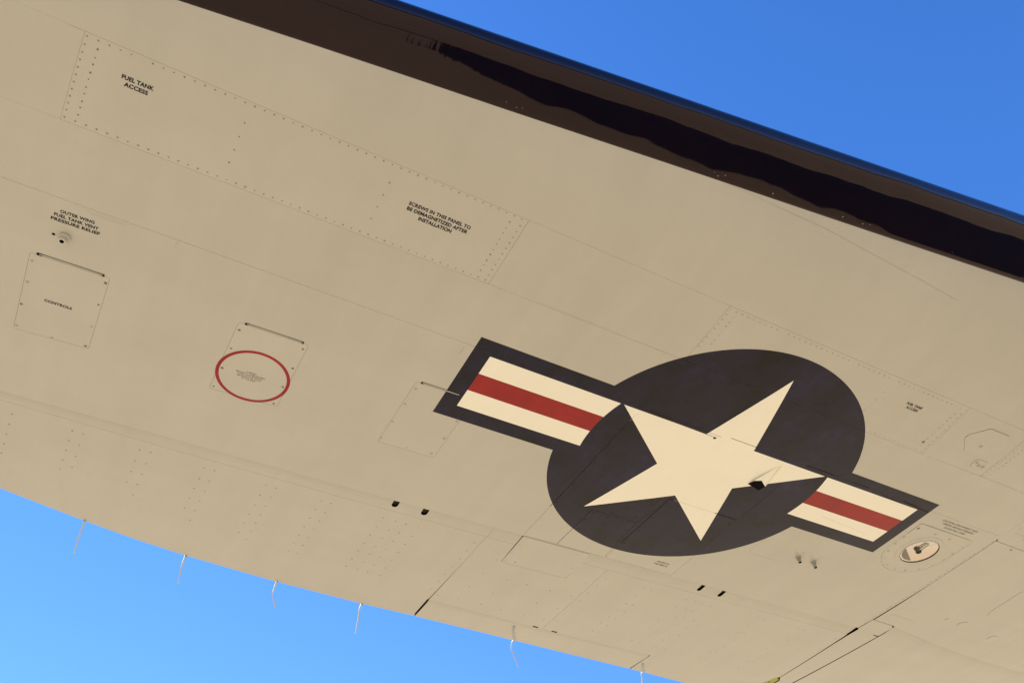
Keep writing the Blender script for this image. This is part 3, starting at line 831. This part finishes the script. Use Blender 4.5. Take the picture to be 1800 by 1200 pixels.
# ------------------------------------------------------------------ hairline seams that have been sealed over
bead('sealed_seams', [([(1.093, -.52), (1.078, -.70), (1.095, -.776), (1.5, -.775)], 1.2), ([(.985, -1.373), (1.0, -1.30)], .6), ([(-2.186, .31), (-2.193, .231)], 1.2), ([(-3.964, .330), (-3.965, .288)], 1.0),
     ([(1.818, -1.385), (1.806, -1.321)], 1.6), ([(3.179, -1.049), (3.489, -1.064)], 1.6), ([(3.160, -1.16), (3.179, -1.049)], 1.0), ([(-4.66, U(-4.66) - .001), (-4.60, U(-4.6) - .001)], 1.2),
     ([(3.09, .43), (4.0, .40)], 1.6), ([(3.015, .583), (3.03, .345)], .8)], w=.0011, parent=main_aft)
bead('sealed_seams', [([(-1.289, 1.946), (-.54, 1.979), (.308, 1.972), (.62, 1.966)], .9), ([(-1.934, .829), (-.838, .829)], .3), ([(2.234, -.3), (2.33, -.39), (2.42, -.44), (2.516, -.462), (2.6, -.455)], 1.0)], w=.0012, mt=M_SEAL2, parent=main_aft)
ov = [(4.0 + 1.0, .0), (4.30, -.06), (4.10, -.10), (4.023, -.20), (4.03, -.40), (4.048, -.489), (4.119, -.653), (4.259, -.743), (4.504, -.76), (4.8, -.72)]
panel('access_panel', rounded([(4.02, -.15), (5.2, -.10), (5.2, -.72), (4.08, -.70)], .14, 6), g=.3, off=.0007, h=.12, reg=False, mt=M_PAINT2, label='rounded access panel at the inboard edge of the picture', depth=.0006)
for c, r in (((4.03, -.91), .055), ((4.59, -.99), .055), ((3.78, -.90), .018)):
    panel('drain_cap', np.array(arc(c, r, 0, 2 * math.pi, 17)[:-1]), g=0, off=.0010, h=.05, reg=False, mt=M_PAINT2, depth=.0009)

def blob(c, rx, ry, n=24): return np.array([(c[0] + rx * math.cos(a) * (1 + .12 * math.sin(3 * a)), c[1] + ry * math.sin(a)) for a in np.linspace(0, 2 * math.pi, n + 1)[:-1]])
M_SM = mat('touched_up_paint', (0.437, 0.437, 0.425), 0.3, spec=0.4)
for i, (rx, ry) in enumerate(((.15, .017), (.10, .010))):
    q = blob((-4.35 + .02 * i, .312), rx, ry)
    decal('paint_smudge', [q], lambda p, q=q: inside(p, q), (-4.55, -4.1, .26, .36), M_SM if i == 0 else M_STAIN, h=.06, use_reg=False, off=.0001 + .0001 * i)
# ------------------------------------------------------------------ hatch hinges
def hinge(parent, a, b, dark_a, dark_b, n=2):
    """piano hinge: two thin dark leaves lines, pin between, open black knuckle gaps at the ends"""
    A, B = np.array(a), np.array(b); d = (B - A) / np.linalg.norm(B - A); e = np.array([-d[1], d[0]])
    def q(t, w): return tuple(A + d * t + e * w)
    Ln = np.linalg.norm(B - A)
    for w0, th, mt in ((.0125, .0028, M_BLACK), (-.001, .0016, M_INNER)):
        slab('hinge_gap', [q(0, w0 - th / 2), q(Ln, w0 - th / 2), q(Ln, w0 + th / 2), q(0, w0 + th / 2)], .0003, .004, mt, parent)
    P0 = pt(*q(0, .006), .0006); P1 = pt(*q(Ln, .006), .0006)
    tube('hinge_pin', [P0, P1], [.0022, .0022], M_PAINT2, parent, seg=8)
    for t, s in ((0, dark_a), (Ln, dark_b)):
        if s: slab('hinge_gap', [q(t - s, -.004), q(t + s, -.004), q(t + s, .013), q(t - s, .013)], .0012, .005, M_BLACK, parent)
hinge(hatch_c, (-4.615, -.090), (-4.285, -.088), .014, .008)
hinge(hatch_2, (-3.462, -.095), (-3.115, -.095), .011, .008)
hinge(hatch_3, (-2.298, -.098), (-2.03, -.097), .010, 0)

bead('hinge_lines', [([(-.770, .3125), (-.45, .3105), (-.125, .3060)], 1.2), ([(-.78, .332), (-.4, .331), (-.10, .328)], .8), ([(-.03, .3505), (.235, .3505)], 1.4),
      ([(.714, .350), (.85, .352), (1.011, .353)], 1.6), ([(1.22, .350), (1.40, .351)], 1.6), ([(1.559, .330), (1.80, .316)], 1.2), ([(1.794, .344), (2.125, .318)], 2.2)], w=.0017, mt=M_BLACK, parent=main_aft, ht=.0004)
bead('hatch_edge', [([(2.189, .03), (2.190, .184), (2.50, .1845)], 1.6), ([(2.50, .1845), (2.80, .1845)], 1.0)], w=.0017, mt=M_INNER, parent=light_hatch, ht=.0004)
bead('seams', [([(-.505, -.82), (-.5115, -1.366)], 1.3), ([(-.8225, .18), (-.836, -.92)], 1.1), ([(-.016, -.437), (-.024, -1.12)], 1.6), ([(-.012, -.437), (.02, -.437)], 2.4), ([(.44, -.437), (.655, -.437)], 2.4),
      ([(.6885, -.40), (.6895, .06)], .9), ([(-.504, -.817), (-.075, -.817)], .9), ([(-.055, -.80), (-.045, -.60)], .8)], w=.0016, mt=M_BLACK, parent=main_aft, ht=.0004)
bead('seams', [([(.03, -.437), (.43, -.437)], 1.0), ([(-.80, .285), (-.815, .255), (-.8215, .19)], .7), ([(1.31, -.10), (1.6, -.115), (1.85, -.135)], .8)], w=.0014, mt=M_STAIN, parent=main_aft, ht=.0004)
M_YEL = mat('yellow_fluid_stain', (0.70, 0.66, 0.42), 0.35)
q = np.array([(.592, .03), (.568, .045), (.532, .262), (.548, .262)])
decal('fluid_stain', [q], lambda p: inside(p, q), (.5, .62, .0, .3), M_YEL, h=.05, use_reg=False, off=.0003)
discs('hinge_knuckle', [(-.142, .299)], parent=hatch_4, r=.006, mt=M_BLACK)
# ------------------------------------------------------------------ vent, drains, scoop, small hatches
def stub(name, x, y, rs, label, mats):
    """rs: list of (height above skin, radius, material index)"""
    seg = 16; V = []; F = []; MI = []
    _, n = P(np.array([x]), np.array([y])); n = Vector(n[0])
    a = Vector((1, 0, 0)); a = (a - n * n.dot(a)).normalized(); b = n.cross(a); c = Vector(pt(x, y, 0))
    for hgt, r, _m in rs:
        for j in range(seg):
            t = 2 * math.pi * j / seg; V.append(c + n * hgt + (a * math.cos(t) + b * math.sin(t)) * r)
    for i in range(len(rs) - 1):
        for j in range(seg):
            F.append((i * seg + j, i * seg + (j + 1) % seg, (i + 1) * seg + (j + 1) % seg, (i + 1) * seg + j)); MI.append(rs[i + 1][2])
    F.append(tuple((len(rs) - 1) * seg + j for j in range(seg))); MI.append(rs[-1][2])
    o = raw(name, V, F, mats, wing, label)
    o.data.polygons.foreach_set('material_index', MI)
    return o
stub('vent_valve', -4.508, .094, [(0, .0150, 0), (.002, .0165, 0), (.006, .0165, 0), (.010, .0135, 0), (.024, .0120, 0), (.024, .0100, 0), (.0243, .0066, 0), (.0240, .0064, 1), (.014, .0060, 1)],
     'grey pressure relief vent nozzle below the fuel tank vent stencil', [M_PAINT2, M_BLACK])
for x, y, hh in ((1.556, -.655, .028), (1.738, -.655, .032)):
    stub('drain_mast', x, y, [(0, .014, 0), (.002, .014, 0), (.006, .0125, 0), (.010, .0125, 0), (.0102, .0085, 0), (hh - .001, .0085, 0), (hh, .0078, 0), (hh + .0002, .006, 1), (hh - .01, .006, 1)],
         'stubby steel drain tube', [M_STEEL, M_BLACK])
    decal('drain_stain', [np.array([(x - .018, y + .02), (x + .018, y + .02), (x + .012, y + .11), (x - .006, y + .10)])], lambda p, x=x, y=y: inside(p, [(x - .018, y + .02), (x + .018, y + .02), (x + .012, y + .11), (x - .006, y + .10)]),
          (x - .03, x + .03, y, y + .12), M_STAIN, h=.05, use_reg=False, off=.0001)
def scoop():
    F0 = pt(.525, .262, .0001); Lf = pt(.440, -.020, .0001); Bk = pt(.578, -.050, .0001); Rf = pt(.597, .010, .0001); Rf2 = pt(.60, .04, .0001)
    A = pt(.483, .103 - .02, .0165); A2 = pt(.441, .045, .010); Rt = pt(.571, .037 - .01, .008)
    outer = raw('drain_scoop', [F0, Lf, A2, A, Rt, Rf], [(0, 1, 2), (0, 2, 3), (0, 3, 4), (0, 4, 5)], M_WHITE, wing, 'small wedge shaped scoop with black opening on the star')
    raw('scoop_opening', [Lf, A2, A, Rt, Rf, Bk], [(0, 1, 2, 3, 5), (3, 4, 5)], M_BLACK, outer)
    slab('scoop_plate', [(.437, -.100), (.569, -.104), (.590, -.072), (.46, -.06)], .0004, .0008, M_NAVY, outer)
scoop()
hx = [(1.749, 1.0), (1.634, 1.105), (1.636, 1.142), (1.749, 1.257), (1.955, 1.262), (2.05, 1.15), (1.98, 1.01)]
panel('hatch', hx, g=.3, off=.0011, h=.08, reg=False, mt=M_PAINT2, parent=root_panel, label='six sided filler hatch inboard of the second tank panel', depth=.001)
bead('hatch_edge', [([(1.632, 1.12), (1.636, 1.142), (1.749, 1.259), (1.946, 1.265)], 1.4)], w=.0014, parent=root_panel, off=.0006)
sh = rounded([(1.94, .885), (1.93, .978), (2.06, .980), (2.07, .90)], .03)
panel('hatch', sh, g=.3, off=.0010, h=.05, reg=False, mt=M_PAINT2, parent=root_panel, label='small rounded filler cap plate', depth=.001)
bead('hatch_edge', [([(1.931, .93), (1.95, .978), (2.045, .980)], 1.6)], w=.0014, parent=root_panel, off=.0006)
discs('screws', [(2.005, .926), (1.834, 1.09), (2.05, .93), (1.965, .945)], parent=root_panel, r=.0085, mt=M_SCREW2, off=.0014)

# ------------------------------------------------------------------ landing light
def dish(name, c, r, depth, mt, parent, off=0.0, rings=10, seg=48, power=2.0, label=None):
    V = []; F = []
    _, n = P(np.array([c[0]]), np.array([c[1]])); n = Vector(n[0]); a = Vector((1, 0, 0)); a = (a - n * n.dot(a)).normalized(); b = n.cross(a); cc = Vector(pt(*c, off))
    for i in range(rings + 1):
        q = i / rings
        for j in range(seg):
            t = 2 * math.pi * j / seg
            V.append(cc - n * depth * (1 - q ** power) + (a * math.cos(t) + b * math.sin(t)) * r * max(q, .001))
    for i in range(rings):
        for j in range(seg): F.append((i * seg + j, i * seg + (j + 1) % seg, (i + 1) * seg + (j + 1) % seg, (i + 1) * seg + j))
    i = (rings // 2) * seg
    if (V[i + 1] - V[i]).cross(V[i + seg] - V[i]).dot(n) < 0: F = [f[::-1] for f in F]
    return raw(name, V, F, mt, parent, label, smooth=True), n, a, b, cc
def rim(name, c, prof, mt, parent, seg=56):
    V = []; F = []
    _, n = P(np.array([c[0]]), np.array([c[1]])); n = Vector(n[0]); a = Vector((1, 0, 0)); a = (a - n * n.dot(a)).normalized(); b = n.cross(a); cc = Vector(pt(*c, 0))
    for r, z in prof:
        for j in range(seg):
            t = 2 * math.pi * j / seg; V.append(cc + n * z + (a * math.cos(t) + b * math.sin(t)) * r * RU)
    for i in range(len(prof) - 1):
        for j in range(seg): F.append((i * seg + j, i * seg + (j + 1) % seg, (i + 1) * seg + (j + 1) % seg, (i + 1) * seg + j))
    return raw(name, V, F, mt, parent, smooth=True)
rim('bezel', LC, [(.215, .0002), (.212, .0012), (.200, .0014), (.197, .0006), (.182, .0008), (.176, .0022), (.168, .0018), (.166, -.0015), (.164, -.004)], M_PAINT2, light_hatch)
rim('seal', LC, [(.1705, .0021), (.168, .0024), (.1665, .0016), (.165, -.0005)], M_INNER, light_hatch)
o, n_, a_, b_, c_ = dish('reflector', LC, .165 * RU, .0085, M_MIRROR, light_hatch, off=-.0015)
tube('bulb_shield', [c_ - n_ * .003 - b_ * .004, c_ + n_ * .004 - b_ * .004], [.014, .013], M_INNER, light_hatch, seg=14)
YS = 1 if b_.y < 0 else -1          # towards the leading edge
M_SEGMENT = mat('segment_grey', (0.17, 0.15, 0.15), 0.3, spec=0.4)  # flat grey segment over the aft outboard part of the reflector
bv = []
for r_, zz in ((.150 * RU, -.0015), (.150 * RU, -.0035)):
    for t in np.linspace(math.radians(186), math.radians(290), 14):
        bv.append(c_ + n_ * zz + (a_ * math.cos(t) - b_ * YS * math.sin(t) * -1) * r_)
raw('grey_segment', bv, [tuple(range(14)), tuple(range(27, 13, -1))] + [(i, i + 1, 15 + i, 14 + i) for i in range(13)] + [(13, 0, 14, 27)], M_SEGMENT, light_hatch)
for s in (-1, 1):
    tube('filament_post', [c_ - n_ * .002 + a_ * (.007 * s), c_ - n_ * .002 + a_ * (.007 * s - .004) + b_ * YS * .030, c_ - n_ * .001 + a_ * (.008 * s - .008) + b_ * YS * .062], [.0024] * 3, M_STEEL, light_hatch, seg=6)
dish('lens', LC, .162 * RU, -.004, M_GLASS, light_hatch, off=-.0015, power=2)

# ------------------------------------------------------------------ static wicks on the trailing edge
def wick(pts, start=None):
    """pts in plan coordinates from the trailing edge out"""
    L = []
    xs = [np.array(q, float) for q in pts]
    L3 = [Vector((x * RU, -y * RU, (K * y * y) * RU - .001)) for x, y in xs]
    # smooth by Catmull-Rom
    out = []
    for i in range(len(L3) - 1):
        p0 = L3[max(i - 1, 0)]; p1 = L3[i]; p2 = L3[i + 1]; p3 = L3[min(i + 2, len(L3) - 1)]
        for k in range(6):
            t = k / 6
            out.append(0.5 * ((2 * p1) + (p2 - p0) * t + (2 * p0 - 5 * p1 + 4 * p2 - p3) * t * t + (3 * p1 - p0 - 3 * p2 + p3) * t ** 3))
    out.append(L3[-1])
    if start is not None:
        S3 = [Vector(pt(q[0], q[1], .0016)) for q in start]
        out = S3 + out
    n = len(out)
    rr = [.0050 - .0015 * i / n for i in range(n)]
    k0 = 0 if start is None else len(start)
    for i in range(3): rr[k0 + i] += .0010 - .0003 * i
    w = tube('static_wick', out, rr, M_WICK, aileron, seg=8)
wick([(-4.046, -2.655), (-4.052, -2.80), (-4.058, -3.0), (-4.061, -3.206)])
wick([(-3.235, -2.862), (-3.235, -2.98), (-3.227, -3.111), (-3.199, -3.356)])
wick([(-2.437, -2.955), (-2.42, -3.10), (-2.398, -3.222), (-2.314, -3.443)])
wick([(-1.620, -3.032), (-1.60, -3.15), (-1.55, -3.317), (-1.457, -3.65)])
wick([(.018, -3.10), (.030, -3.16), (.101, -3.306), (.208, -3.443), (.382, -3.673)], start=[(-.132, -2.82), (-.08, -2.94)])
wick([(1.670, -3.19), (1.690, -3.25), (1.78, -3.36), (1.95, -3.60), (2.10, -3.75)], start=[(1.541, -3.012), (1.60, -3.10)])
